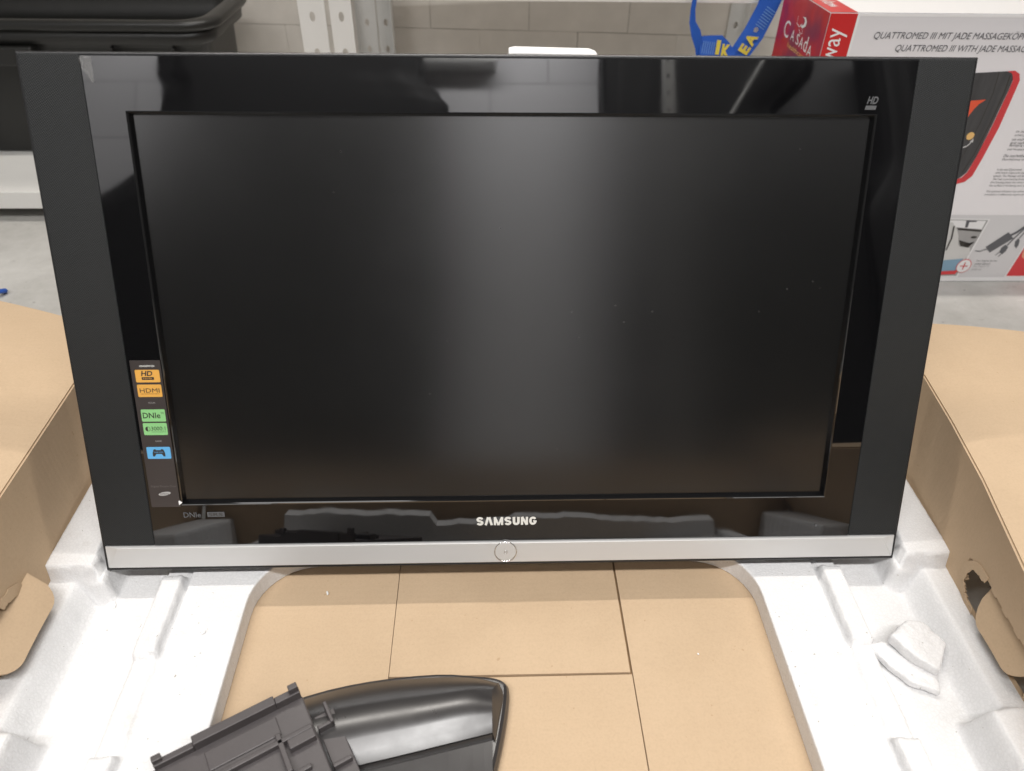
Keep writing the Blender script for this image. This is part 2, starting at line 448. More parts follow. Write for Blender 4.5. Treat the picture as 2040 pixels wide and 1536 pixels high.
FOLD_Z = 0.178
def fold_x(side, y):
    if side > 0: return interp(y, (-0.45, -0.22, -0.113, -0.002, 0.09, 0.178, 0.36), (0.440, 0.462, 0.476, 0.498, 0.511, 0.520, 0.530))
    return interp(y, (-0.45, -0.20, -0.006, 0.171, 0.36), (0.492, 0.502, 0.507, 0.511, 0.514))
def side_x(side, y, z):
    lo = 0.504 + 0.004 * math.sin(11 * y)
    if z < 0.05: return lo
    t = (z - 0.05) / (FOLD_Z - 0.05)
    return lo + (fold_x(side, y) - lo) * (0.55 * t + 0.45 * t * t) + 0.005 * math.sin(13 * y + 3 * z) * t * (1 - t) * 2

for side in (-1, 1):
    hole = (-0.150, -0.050, 0.052, 0.104) if side < 0 else (-0.170, -0.041, 0.051, 0.109)
    ny, nz = 300, 66
    ys = [-0.432 + (0.777) * j / ny for j in range(ny + 1)]; zs = [0.003 + (FOLD_Z - 0.003) * i / nz for i in range(nz + 1)]
    mb = MB(); vs = [(side * side_x(side, y, z), y, z) for y in ys for z in zs]
    fs = []
    rnd = random.Random(side + 5)
    for j in range(ny):
        for i in range(nz):
            yc, zc = (ys[j] + ys[j + 1]) / 2, (zs[i] + zs[i + 1]) / 2
            jit = 0.0026 * math.sin(140 * zc + 1) + 0.0013 * math.sin(270 * yc + 330 * zc)
            taper = max(0.0, 1 - (hole[1] - yc) / 0.016) * 0.012
            if hole[0] < yc < hole[1] + jit and hole[2] + taper < zc < hole[3] - taper + jit: continue
            fs.append((j * (nz + 1) + i, (j + 1) * (nz + 1) + i, (j + 1) * (nz + 1) + i + 1, j * (nz + 1) + i + 1))
    mb.add(vs, fs)
    wl = BX(mb).build('side_wall', M['kraft'], box, smooth=True, solid=0.0045, offset=0)
    # torn outer ply around the end of the hole
    rr = random.Random(12 + side); ring_o, ring_i = [], []
    yc0, zc0, hh = hole[1] - 0.030, (hole[2] + hole[3]) / 2, (hole[3] - hole[2]) / 2
    for q in range(41):
        a_ = R(-100 + 200 * q / 40)
        for L_, off_, jit_ in ((ring_o, 0.0045, 0.0016), (ring_i, -0.0062, 0.0020)):
            ra, rb = 0.031 + off_ + rr.uniform(-jit_, jit_), hh + off_ + rr.uniform(-jit_, jit_)
            yy, zz_ = yc0 + ra * math.cos(a_), zc0 + rb * math.sin(a_)
            L_.append((side * (side_x(side, yy, zz_) - 0.0030 - (0.0012 if L_ is ring_i else 0)), yy, zz_))
    BX(MB().loft([ring_o, ring_i], False)).build('torn_ply', M['kraft'], wl, smooth=False, solid=.0008, offset=0)
    # punched hand-hole tab, still hinged, pushed inward over the foam ledge
    prof = []
    if side < 0:
        y0, y1, hinge, reach, low = -0.146, -0.034, (0.509, 0.092), 0.036, 0.064
    else:
        y0, y1, hinge, reach, low = -0.172, -0.078, (0.506, 0.112), 0.020, 0.062
    mb = MB(); nn, mm = 22, 8; rows = []
    for j in range(nn + 1):
        s = j / nn; y = y0 + (y1 - y0) * s
        e = min(s, 1 - s) * (y1 - y0) / 0.026
        full = 1.0 if e >= 1 else math.sqrt(max(0.0, 1 - (1 - e) ** 2))
        row = []
        for i in range(mm + 1):
            t = i / mm * (0.12 + 0.88 * full)
            x = hinge[0] - reach * (t ** 0.8); z = hinge[1] - (hinge[1] - low) * t ** 1.3 + 0.003 * math.sin(3 * s) * t
            row.append((side * x, y, z))
        rows.append(row)
    idx = lambda i, j: j * (mm + 1) + i
    mb.add([p for r_ in rows for p in r_], [(idx(i, j), idx(i + 1, j), idx(i + 1, j + 1), idx(i, j + 1)) for j in range(nn) for i in range(mm)])
    BX(mb).build('hand_hole_tab', M['kraft'], wl, smooth=True, solid=0.004, offset=0)
    # top flap, folded outward and sagging
    mb = MB(); nx, ny = 26, 50; rows = []
    for j in range(ny + 1):
        row = []
        for i in range(nx + 1):
            t = i / nx; d = 0.30 * t
            if side > 0: yr = 0.287 - 0.128 * d
            else: yr = 0.279 + 0.44 * d
            y = -0.43 + (yr + 0.43) * j / ny
            x = fold_x(side, y) + d
            z = FOLD_Z + 0.006 * (1 - math.exp(-d / 0.02)) - 0.05 * d * d / 0.3 + 0.004 * math.sin(5 * y + 1.4) * smooth(d / 0.1)
            row.append((side * x, y, z))
        rows.append(row)
    idx = lambda i, j: j * (nx + 1) + i
    mb.add([p for r_ in rows for p in r_], [(idx(i, j), idx(i + 1, j), idx(i + 1, j + 1), idx(i, j + 1)) for j in range(ny) for i in range(nx)])
    BX(mb).build('top_flap', M['kraft'], box, smooth=True, solid=0.004, offset=0)
for y, s in ((-0.436, -1), (0.350, 1)):
    BX(MB().box((-0.500, y - 0.002, 0.003), (0.500, y + 0.002, 0.15))).build('end_wall', M['kraft'], box)
    BX(MB().add([(-0.45, y, 0.151), (0.45, y, 0.151), (0.45, y + s * 0.20, 0.06), (-0.45, y + s * 0.20, 0.06)], [(0, 1, 2, 3)])).build('end_flap', M['kraft'], box, solid=0.004, offset=0)

# ------------------------------------------------------------------ polystyrene tray lying in the box
tray = empty('foam_tray', (0, 0, 0.0085))
tag(tray, 'white polystyrene packing tray inside the cardboard box under the television', 'foam tray')
TZ = 0.0085
def TR(mb): mb.v = [(x, y, z - TZ) for x, y, z in mb.v]; return mb
# flat frame around the large rounded opening
inner = rrect(-0.287, 0.287, -0.37, 0.032, 0.066, 0.034, 10)
outer = []
for (x, y, z) in inner:
    cx, cy = 0.0, -0.18
    outer.append((0.3565 if x > 0.2209 else -0.3565 if x < -0.2209 else x, 0.335 if y > -0.0339 else -0.42 if y < -0.3041 else y, z))
# snap: corner arcs project to the outer corners
n_in = len(inner)
mb = MB()
def off(L, d, z):
    out = []
    for i, (x, y, _) in enumerate(L):
        x0, y0, _ = L[i - 1]; x1, y1, _ = L[(i + 1) % len(L)]
        dx, dy = x1 - x0, y1 - y0; q = math.hypot(dx, dy)
        out.append((x + dy / q * d, y - dx / q * d, z))
    return out
in_top = off(inner, 0.0022, 0.0340); in_mid = off(inner, 0.0006, 0.0334); in_low = off(inner, 0.0, 0.0320)
in_bot = [(x, y, 0.0088) for x, y, z in inner]
out_top = [(x, y, 0.0340) for x, y, z in outer]; out_bot = [(x, y, 0.0088) for x, y, z in outer]
mb.loft([in_bot, in_low, in_mid, in_top, out_top, out_bot, in_bot])
TR(mb).build('frame', M['polystyrene'], tray, smooth=False)

prof = []
for i in range(61):
    x = -0.352 + 0.704 * i / 60
    prof.append((x, (0.079 if x < -0.11 else 0.062 if x < 0.02 else 0.068) - 0.03 * max(0, x - 0.12) + 0.0025 * math.sin(17 * x + 0.6) + 0.0012 * math.sin(61 * x) + random.uniform(-.0012, .0012)))
mbu = MB().loft([[(x, -0.4195, 0.0345) for x, z in prof], [(x, -0.4195, z) for x, z in prof], [(x, -0.405, z + .004) for x, z in prof], [(x, -0.378, z - .002) for x, z in prof], [(x, -0.375, 0.0345) for x, z in prof]], False)
TR(mbu).build('front_upstand', M['polystyrene'], tray, smooth=False)
def tray_height(side, x, y, rnd):
    # x is measured outward from the centre
    up_ = max(smooth((y + 0.0985) / 0.003), smooth((-0.1985 - y) / 0.003)) * smooth((0.002 - y) / 0.004)
    ridge = 0.0310 + 0.0105 * up_
    z = 0.0265 + (ridge - 0.0265) * smooth((x - 0.3605) / 0.004)
    z = z + (0.0200 - z) * smooth((x - 0.3845) / 0.0065)
    if x > 0.452:
        z = max(z, 0.020 + 0.030 * smooth((x - 0.452) / 0.024))
    bx = 0.447 + 0.0035 * math.sin(30 * y)
    blk = smooth((x - bx) / 0.005) * smooth((y + 0.0135) / 0.0055)
    z = z + (0.070 - z) * blk
    # low foot of the block that reaches into the trough
    foot = smooth((x - 0.436) / 0.010) * smooth((y + 0.024) / 0.010) * smooth((0.30 - y) / 0.01)
    z = max(z, 0.02 + 0.030 * foot) if x > 0.43 else z
    fb = smooth((x - 0.4365) / 0.014) * smooth((-0.178 - y) / 0.014)
    z = z + (0.070 - z) * fb
    return z

for side in (-1, 1):
    rnd = random.Random(40 + side)
    x0, x1, y0, y1, st = 0.3560, 0.5025, -0.42, 0.335, 0.0019
    nx, ny = int((x1 - x0) / st), int((y1 - y0) / (st * 1.25))
    vs, fs = [], []
    for j in range(ny + 1):
        y = y0 + (y1 - y0) * j / ny
        for i in range(nx + 1):
            x = x0 + (x1 - x0) * i / nx
            wob = 0.0003 * math.sin(90 * y + side) + 0.0002 * math.sin(331 * y)
            z = tray_height(side, x + wob, y + 0.0008 * math.sin(170 * x), rnd) + rnd.uniform(-0.00016, 0.00016)
            vs.append((side * x, y, z))
    idx = lambda i, j: j * (nx + 1) + i
    fs = [(idx(i, j), idx(i + 1, j), idx(i + 1, j + 1), idx(i, j + 1)) for j in range(ny) for i in range(nx)]
    # skirt down to the cardboard
    ring = [idx(i, 0) for i in range(nx + 1)] + [idx(nx, j) for j in range(1, ny + 1)] + [idx(i, ny) for i in range(nx - 1, -1, -1)] + [idx(0, j) for j in range(ny - 1, 0, -1)]
    nb = len(vs); vs += [(vs[q][0], vs[q][1], 0.0088) for q in ring]
    for a in range(len(ring)):
        b = (a + 1) % len(ring); fs.append((ring[a], nb + a, nb + b, ring[b]))
    o = TR(MB().add(vs, fs)).build('side_moulding', M['polystyrene'], tray, smooth=True)

# broken piece lying in the right trough
ch = empty('foam_chunk', (0.425, -0.112, 0.0205))
tag(ch, 'broken white polystyrene chunk lying in the right trough of the tray', 'foam chunk')
def slab(pts, z0, z1, seed, tilt=(0, 0)):
    rnd = random.Random(seed); P = []
    n = len(pts)
    for i in range(n):
        a, b = pts[i], pts[(i + 1) % n]
        for s in range(5):
            t = s / 5; P.append((a[0] + (b[0] - a[0]) * t + rnd.uniform(-.0009, .0009), a[1] + (b[1] - a[1]) * t + rnd.uniform(-.0009, .0009)))
    cx = sum(p[0] for p in P) / len(P); cy = sum(p[1] for p in P) / len(P)
    def lp(k, z): return [(cx + (x - cx) * k, cy + (y - cy) * k, z + tilt[0] * (x - cx) + tilt[1] * (y - cy) + rnd.uniform(-.0004, .0004)) for x, y in P]
    loops = [lp(0.93, z0), lp(1.0, z0 + (z1 - z0) * .3), lp(1.0, z0 + (z1 - z0) * .75), lp(0.955, z1 - .0003), lp(0.80, z1 + .0004), lp(0.4, z1 + .0008)]
    return MB().loft(loops, True, True, True)
def rel(L, o): return [(x - o[0], y - o[1]) for x, y in L]
slab(rel([(0.398, -0.099), (0.424, -0.080), (0.444, -0.081), (0.460, -0.106), (0.437, -0.136), (0.414, -0.121)], (0.425, -0.112)), 0.010, 0.027, 3, (-0.12, 0.10)).build('broken_block', M['polystyrene'], ch, smooth=True)
slab(rel([(0.382, -0.098), (0.398, -0.093), (0.420, -0.105), (0.440, -0.132), (0.436, -0.152), (0.412, -0.142), (0.394, -0.122)], (0.425, -0.112)), 0.0015, 0.0115, 9, (0.02, 0.06)).build('broken_flake', M['polystyrene'], ch, smooth=True)

tx = bpy.data.textures.new('crumble', 'CLOUDS'); tx.noise_scale = 0.008; tx.noise_depth = 3
for o in ch.children:
    sb = o.modifiers.new('sub', 'SUBSURF'); sb.levels = 2; sb.render_levels = 2
    dm = o.modifiers.new('crumble', 'DISPLACE'); dm.texture = tx; dm.strength = 0.0022; dm.mid_level = 0.5
def crumb(loc, s, seed, label):
    rnd = random.Random(seed); bm = bmesh.new(); bmesh.ops.create_icosphere(bm, subdivisions=2, radius=1)
    for v in bm.verts: v.co *= rnd.uniform(0.7, 1.2)
    me = bpy.data.meshes.new('foam_crumb'); bm.to_mesh(me); bm.free()
    o = link('foam_crumb', me, M['paper_white']); o.location = loc; o.scale = s; o.rotation_euler = (0, 0, rnd.uniform(0, 3))
    return tag(o, label, 'foam crumb', 'polystyrene crumbs in the box')
crumb((-0.2065, -0.006, 0.0100), (0.0012, 0.0032, 0.0012), 1, 'thin white foam crumb on brown cardboard in the shadow below the television')
crumb((-0.322, -0.071, 0.0357), (0.0024, 0.0022, 0.0015), 2, 'tiny pale crumb on the flat foam beside the left ridge')
crumb((-0.437, -0.025, 0.0215), (0.0042, 0.0022, 0.0016), 3, 'flat pale crumb in the left foam trough below the block')
crumb((-0.400, -0.052, 0.0212), (0.0030, 0.0015, 0.0014), 4, 'small greyish crumb beside the raised bar in left trough')

crumb((0.392, -0.158, 0.0212), (0.0018, 0.0016, 0.0013), 6, 'tiny white crumb in right trough just in front of the broken chunk')
crumb((0.205, -0.092, 0.0095), (0.0012, 0.0010, 0.0008), 8, 'tiny white crumb on the right cardboard panel')

# ------------------------------------------------------------------ television, leaning back
TILT = 0.379334
tv = empty('television', (0, 0, 0.05), (-TILT, 0, 0))
tag(tv, 'black flat-screen television with silver bottom strip leaning back in the box', 'television')
W2, TH = 0.4452, 0.5315
def tvf(u, v, n): return (u, -n, v)
def frame_loop(x0, x1, z0, z1, y): return [(x0, y, z0), (x1, y, z0), (x1, y, z1), (x0, y, z1)]
# back shell and slim outer rim
mb = MB()
mb.loft([frame_loop(-W2 + .0035, W2 - .0035, .0035, TH - .0035, 0.003), frame_loop(-W2 + .0035, W2 - .0035, .0035, TH - .0035, -0.0016),
         frame_loop(-W2 + .001, W2 - .001, .001, TH - .001, -0.0016), frame_loop(-W2, W2, 0, TH, 0.0), frame_loop(-W2, W2, 0, TH, 0.034),
         frame_loop(-.385, .385, .055, .485, 0.072)], True, True, True)
mb.build('housing', M['housing'], tv, bevel=0.0008)
# bezel: gloss frame with bevelled lip into the screen
BX0, BX1, BZ0, BZ1 = -.3875, .3875, .0312, .5282
SX0, SX1, SZ0, SZ1 = -.3485, .3503, .0842, .4772
mb = MB().loft([frame_loop(BX0, BX1, BZ0, BZ1, 0.002), frame_loop(BX0, BX1, BZ0, BZ1, -0.0020), frame_loop(BX0 + .0006, BX1 - .0006, BZ0 + .0006, BZ1 - .0006, -0.0026),
                frame_loop(SX0 - .0045, SX1 + .0045, SZ0 - .0048, SZ1 + .0035, -0.0026)])
mb.build('bezel', M['piano_black'], tv)
mb = MB().loft([frame_loop(SX0 - .0045, SX1 + .0045, SZ0 - .0048, SZ1 + .0035, -0.0026), frame_loop(SX0 - .0030, SX1 + .0030, SZ0 - .0033, SZ1 + .0023, -0.0034),
                frame_loop(SX0 - .0022, SX1 + .0022, SZ0 - .0022, SZ1 + .0018, -0.0026), frame_loop(SX0, SX1, SZ0, SZ1, 0.0030)])
mb.build('screen_surround', M['piano_black'], tv)
MB().add(frame_loop(SX0 - .001, SX1 + .001, SZ0 - .001, SZ1 + .001, 0.0026), [(0, 1, 2, 3)]).build('screen', M['screen_glass'], tv)
for s, lab in ((-1, 'finely perforated speaker panel with peeling film at top'), (1, 'plain darker perforated speaker panel')):
    a, b = (-.4432, -.3880) if s < 0 else (.3880, .4432)
    o = MB().box((a, -.0020, .0312), (b, .002, .5296)).build('speaker_panel', M['grille'], tv, bevel=0.0012)
    o['label'] = lab
# silver bar with facetted ends
z0, z1, e = .0042, .0303, .4425
mb = MB()
V = [(-e, -.0012, z0), (e, -.0012, z0), (e, -.0012, z1), (-e, -.0012, z1),
     (-.4395, -.0046, z0 + .0012), (.4395, -.0046, z0 + .0012), (.4275, -.0046, z1 - .0010), (-.4275, -.0046, z1 - .0010),
     (-e, .002, z0), (e, .002, z0), (e, .002, z1), (-e, .002, z1)]
mb.add(V, [(4, 5, 6, 7), (0, 1, 5, 4), (1, 2, 6, 5), (2, 3, 7, 6), (3, 0, 4, 7), (8, 9, 1, 0), (9, 10, 2, 1), (10, 11, 3, 2), (11, 8, 0, 3)])
mb.build('silver_strip', M['silver'], tv, bevel=0.0004)
bc = (-0.0013, 0.0185)
btn = MB().loft([[tvf(u, v, .0040) for u, v in disc(*bc, .0118)], [tvf(u, v, .0052) for u, v in disc(*bc, .0118)], [tvf(u, v, .0056) for u, v in disc(*bc, .0108)]], True, False, True).build('power_button', M['silver'], tv)
def torus(cu, cv, r, t, n0, seg=40, k=8):
    loops = []
    for i in range(seg):
        a = 6.28318 * i / seg
        loops.append([tvf(cu + (r + t * math.cos(b)) * math.cos(a), cv + (r + t * math.cos(b)) * math.sin(a), n0 + t * math.sin(b)) for b in [6.28318 * j / k for j in range(k)]])
    return MB().loft(loops + [loops[0]])
torus(*bc, .0121, .00065, .0050).build('ring', M['chrome'], btn, smooth=True)
torus(*bc, .0017, .0004, .0058, 20).build('indicator', M['chrome'], btn, smooth=True)
# maker's lettering: heavy capitals, the A without a bar
def logo_letters():
    parent = None
    x = -0.0336; h = 0.0098; v0 = 0.0507; root = None
    ws = {'S': .0080, 'A': .0088, 'M': .0104, 'U': .0078, 'N': .0080, 'G': .0082}
    word = 'SAMSUNG'; tot = sum(ws[c_] for c_ in word); gap = (0.0667 - tot) / 6
    mb = MB(); t = .0029; lift = [0]
    def stroke(pts, w_):
        lift[0] += 1
        L, Rr = ribbon2d(pts, w_); k_ = len(pts)
        mb.add([tvf(u, v, .0031 + .00001 * lift[0]) for u, v in L + Rr], [(i, i + 1, k_ + i + 1, k_ + i) for i in range(k_ - 1)])
    def arc(cx, cy, rx, ry, a0, a1, n_=9): return [(cx + rx * math.cos(R(a0 + (a1 - a0) * i / (n_ - 1))), cy + ry * math.sin(R(a0 + (a1 - a0) * i / (n_ - 1)))) for i in range(n_)]
    for c_ in word:
        w_ = ws[c_]; q = t / 2
        if c_ == 'A': stroke([(x + q * .7, v0), (x + w_ * .43, v0 + h)], t * .9); stroke([(x + w_ - q * .7, v0), (x + w_ * .57, v0 + h)], t * .9)
        if c_ == 'M':
            for xx in (x + q * .85, x + w_ - q * .85): stroke([(xx, v0), (xx, v0 + h)], t * .85)
            stroke([(x + q, v0 + h), (x + w_ / 2, v0)], t * .75); stroke([(x + w_ - q, v0 + h), (x + w_ / 2, v0)], t * .75)
        if c_ == 'N':
            for xx in (x + q * .9, x + w_ - q * .9): stroke([(xx, v0), (xx, v0 + h)], t * .9)
            stroke([(x + q, v0 + h), (x + w_ - q, v0)], t * .85)
        if c_ == 'U': stroke([(x + q, v0 + h)] + arc(x + w_ / 2, v0 + h * .36, w_ / 2 - q, h * .36 - q * .8, 180, 360) + [(x + w_ - q, v0 + h)], t)
        if c_ == 'G': stroke(arc(x + w_ / 2, v0 + h * .62, w_ / 2 - q, h * .38 - q * .8, 20, 180, 7) + arc(x + w_ / 2, v0 + h * .38, w_ / 2 - q, h * .38 - q * .8, 180, 360, 7) + [(x + w_ - q, v0 + h * .44)], t * .92); stroke([(x + w_ * .52, v0 + h * .46), (x + w_, v0 + h * .46)], t * .55)
        if c_ == 'S': stroke(arc(x + w_ / 2, v0 + h * .70, w_ / 2 - q * .9, h * .30 - q * .7, 15, 200, 8) + [(x + w_ * .30, v0 + h * .56), (x + w_ * .70, v0 + h * .44)] + arc(x + w_ / 2, v0 + h * .30, w_ / 2 - q * .9, h * .30 - q * .7, 20, -165, 8), t * .88)
        x += w_ + gap
    mb.build('brand_lettering', M['badge_white'], tv)
logo_letters()
lettering('badge_lettering', 'DNIe', tvf, .0031, -.3515, .0650, .0062, M['badge_grey'], tv, w=.0185, bold=0.01)
o = flat('badge', [(-.326, .0652), (-.3075, .0652), (-.3075, .0712), (-.326, .0712)], tvf, .0030, M['badge_grey'], tv)
lettering('lettering', 'SRS', tvf, .0033, -.3245, .0662, .0040, M['ink_dark'], o, w=.0150, bold=0.01)
lettering('badge_lettering', 'HD', tvf, .0031, .3428, .4895, .0068, M['badge_grey'], tv, w=.0100, shear=0.22, bold=0.03)
flat('badge', [(.3415, .4845), (.3520, .4845), (.3528, .4882), (.3424, .4882)], tvf, .0031, M['badge_grey'], tv)
flat('badge', disc(.3487, .0448, .0014), tvf, .0031, M['badge_grey'], tv)
# feature sticker
st = MB().loft([[tvf(u, v, .0027) for u, v in ((-.3842, .0780), (-.3535, .0780), (-.3535, .2420), (-.3842, .2420))], [tvf(u, v, .0031) for u, v in ((-.3842, .0780), (-.3535, .0780), (-.3535, .2420), (-.3842, .2420))]], True, False, True).build('feature_sticker', M['sticker_film'], tv)
st['label'] = 'dark strip sticker with orange, green and blue tiles'
def rr2(cx, cy, w, h, r=.0012):
    return [(x, y) for x, y, _ in rrect(cx - w / 2, cx + w / 2, cy - h / 2, cy + h / 2, r, 0, 3)]
def tile(cv, matname, lab):
    t = flat('tile', rr2(-.3680, cv, .0246, .0134), tvf, .0033, M[matname], st); t['label'] = lab
tile(.2255, 'tile_orange', 'orange HD ready tile'); tile(.2098, 'tile_orange', 'orange HDMI tile')
tile(.1828, 'tile_green', 'green DNIe tile'); tile(.1678, 'tile_green', 'green contrast ratio tile'); tile(.1410, 'tile_blue', 'blue game pad tile')
F = .0035
lettering('lettering', 'HD', tvf, F, -.3745, .2256, .0054, M['ink_dark'], st, w=.0112, shear=.2, bold=.03)
q = flat('ready_bar', rr2(-.3680, .2230, .0124, .0030, .0006), tvf, F, M['ink_dark'], st)
lettering('lettering', 'ready', tvf, F + .0002, -.3725, .2221, .0020, M['tile_orange'], st, w=.0088)
lettering('lettering', 'HDMI', tvf, F, -.3780, .2078, .0046, M['ink_dark'], st, w=.0200)
flat('rule', [(-.3775, .2063), (-.3585, .2063), (-.3585, .2066), (-.3775, .2066)], tvf, F, M['ink_dark'], st)
lettering('lettering', 'DNIe', tvf, F, -.3788, .1798, .0062, M['ink_dark'], st, w=.0178, bold=.012)
lettering('lettering', 'TM', tvf, F, -.3602, .1846, .0016, M['ink_dark'], st, w=.0030)
flat('contrast_icon', disc(-.3757, .1680, .0026, n=16, a0=R(90), a1=R(270)), tvf, F, M['ink_dark'], st)
strip2d('contrast_icon', disc(-.3757, .1680, .0024, n=12, a0=R(-90), a1=R(90)), .0004, tvf, F, M['ink_dark'], st)
lettering('lettering', '3000:1', tvf, F, -.3722, .1662, .0044, M['ink_dark'], st, w=.0146)
flat('rule', [(-.3722, .1645), (-.3576, .1645), (-.3576, .1648), (-.3722, .1648)], tvf, F, M['ink_dark'], st)
pad = [(-.0064, -.0042), (-.0046, -.0042), (-.0028, -.0014), (.0028, -.0014), (.0046, -.0042), (.0064, -.0042), (.0066, -.0008), (.0054, .0030), (.0044, .0040), (.0030, .0040), (.0024, .0030), (-.0024, .0030), (-.0030, .0040), (-.0044, .0040), (-.0054, .0030), (-.0066, -.0008)]
flat('game_pad', [(-.3680 + a, .1412 + b) for a, b in pad], tvf, F, M['ink_dark'], st)
lettering('lettering', 'GAME MODE', tvf, F + .0002, -.3728, .1412, .0013, M['tile_blue'], st, w=.0096)
lettering('lettering', 'HIGH-DEFINITION', tvf, F, -.3748, .2352, .0020, M['badge_white'], st, w=.0150, bold=.02)
lettering('lettering', 'PICTURE', tvf, F, -.3710, .1960, .0014, M['ink_pale'], st, w=.0068)
lettering('lettering', 'GAME', tvf, F, -.3700, .1536, .0014, M['ink_pale'], st, w=.0066)
lettering('lettering', 'Digital Picture Clear', tvf, F, -.3815, .1010, .0026, M['ink_faint'], st, w=.0270)
flat('maker_oval', [(-.3682 + a * math.cos(.17) - b * math.sin(.17), .0938 + a * math.sin(.17) + b * math.cos(.17)) for a, b in disc(0, 0, .0066, .0021)], tvf, F, M['ink_pale'], st)
lettering('lettering', 'SAMSUNG', tvf, F + .0002, -.3730, .0929, .0016, M['sticker_film'], st, w=.0094, shear=.1)
flat('scrap', [(-.3540, .0806), (-.3502, .0838), (-.3528, .0862), (-.3542, .0856)], tvf, .0048, M['paper_white'], tv)
# protective film peeling from the top left corner
mb = MB(); rnd = random.Random(4); rows = []
for j in range(19):
    v = .5050 + (.5270 - .5050) * j / 18; wdt = .0030 + .0075 * smooth(j / 12)
    row = []
    for i in range(7):
        t = i / 6
        row.append(tvf(-.3766 - wdt * (1 - t), v, .0032 + (.0035 * math.sin(math.pi * t) + .0018 * math.sin(9 * t + j * .9)) * (0.25 + 0.75 * smooth((j - 8) / 8)) + rnd.uniform(0, .0005)))
    rows.append(row)
mb.add([p for r_ in rows for p in r_], [(j * 7 + i, j * 7 + i + 1, (j + 1) * 7 + i + 1, (j + 1) * 7 + i) for j in range(18) for i in range(6)])
mb.build('peeling_film', M['clear_film'], tv, smooth=True)

# foam post behind that the television leans on
fp = empty('foam_post', (0.049, 0.276, 0.0345))
tag(fp, 'white foam post with a capped top peeking over the top edge of the television', 'foam post')
def FP(mb): mb.v = [(x - .049, y - .276, z - .0345) for x, y, z in mb.v]; return mb
FP(MB().box((.0045, .2535, .0345), (.0935, .2735, .5180))).build('post', M['polystyrene'], fp, bevel=.0015)
cp = [(.0025, .5187), (.0955, .5187), (.0955, .5245), (.0925, .5280), (.086, .5302), (.010, .5316), (.004, .5304)]
FP(MB().loft([[(x, .252, z) for x, z in cp], [(x, .275, z) for x, z in cp]], True, True, True)).build('cap', M['paper_white'], fp, bevel=.0012)

# ------------------------------------------------------------------ television stand lying in the tray
sd = empty('tv_stand', (-0.12, -0.20, 0.0085))
tag(sd, 'glossy black television foot with plastic mounting bracket lying on the cardboard', 'tv stand')
def SD(mb): mb.v = [(x + .12, y + .20, z - .0085) for x, y, z in mb.v]; return mb
OUT = [(-0.330, -0.200), (-0.269, -0.164), (-0.206, -0.135), (-0.142, -0.120), (-0.075, -0.114), (-0.034, -0.117), (-0.013, -0.120), (-0.003, -0.126), (0.0, -0.135), (-0.002, -0.156), (-0.007, -0.184), (-0.014, -0.214), (-0.022, -0.247), (-0.040, -0.300), (-0.075, -0.345), (-0.14, -0.385), (-0.24, -0.40), (-0.33, -0.37), (-0.37, -0.29)]
def inset(L, d, z):
    n = len(L); out = []
    for i in range(n):
        x0, y0 = L[i - 1]; x1, y1 = L[(i + 1) % n]; dx, dy = x1 - x0, y1 - y0; q = math.hypot(dx, dy)
        out.append((L[i][0] + dy / q * d, L[i][1] - dx / q * d, z))
    return out
def resample(L, per=3):
    out = []; n = len(L)
    for i in range(n):
        p0, p1, p2, p3 = (Vector(L[(i + q) % n]) for q in (-1, 0, 1, 2))
        for s in range(per):
            t = s / per
            out.append(tuple(0.5 * ((2 * p1) + (p2 - p0) * t + (2 * p0 - 5 * p1 + 4 * p2 - p3) * t * t + (3 * p1 - p0 - 3 * p2 + p3) * t ** 3)))
    return out
OUTS = resample(OUT, 3)
# the shell: edge wall, a back slope up to the crest, a rolled front slope and a sunk flat panel
ridge_pts = [(-0.30, -0.222, .046), (-0.255, -0.190, .046), (-0.194, -0.170, .046), (-0.134, -0.159, .046), (-0.072, -0.151, .0455), (-0.040, -0.146, .043), (-0.018, -0.1440, .036)]
crease = [(-0.30, -0.268, .036), (-0.244, -0.242, .036), (-0.186, -0.224, .036), (-0.147, -0.214, .036), (-0.102, -0.204, .0355), (-0.060, -0.194, .0345), (-0.018, -0.183, .031)]
top_pts = [(-0.32, -0.203, .024), (-0.265, -0.169, .024), (-0.203, -0.141, .024), (-0.140, -0.126, .024), (-0.074, -0.121, .024), (-0.034, -0.123, .024), (-0.011, -0.129, .024)]
def lerp3(a, b, t, dz=0): return (a[0] + (b[0] - a[0]) * t, a[1] + (b[1] - a[1]) * t, a[2] + (b[2] - a[2]) * t + dz)
def dens(L, per=4):
    out = []
    for i in range(len(L) - 1):
        p0 = Vector(L[max(i - 1, 0)]); p1 = Vector(L[i]); p2 = Vector(L[i + 1]); p3 = Vector(L[min(i + 2, len(L) - 1)])
        for s in range(per):
            t = s / per
            out.append(tuple(0.5 * ((2 * p1) + (p2 - p0) * t + (2 * p0 - 5 * p1 + 4 * p2 - p3) * t * t + (3 * p1 - p0 - 3 * p2 + p3) * t ** 3)))
    return out + [L[-1]]
RG, CR, TP = dens(ridge_pts), dens(crease), dens(top_pts)
n = len(RG)
rows = [TP] + [[lerp3(TP[i], RG[i], t, .003 * math.sin(math.pi * t)) for i in range(n)] for t in (.35, .7, .92)]
rows += [[lerp3(RG[i], CR[i], t, .0055 * math.sin(math.pi * min(1, t * 1.15))) for i in range(n)] for t in (.02, .2, .4, .6, .8, 1.0)]
cols = len(rows)
cap_out = dens([(-0.011, -0.129, .024), (-0.0065, -0.142, .024), (-0.010, -0.162, .024), (-0.015, -0.189, .024)], 3)
mb = MB().loft(rows, False)
last = [r_[-1] for r_ in rows]
k2 = len(last)
capo = [cap_out[min(len(cap_out) - 1, round(i * (len(cap_out) - 1) / (k2 - 1)))] for i in range(k2)]
capm = [lerp3(last[i], capo[i], .5, .0016) for i in range(k2)]
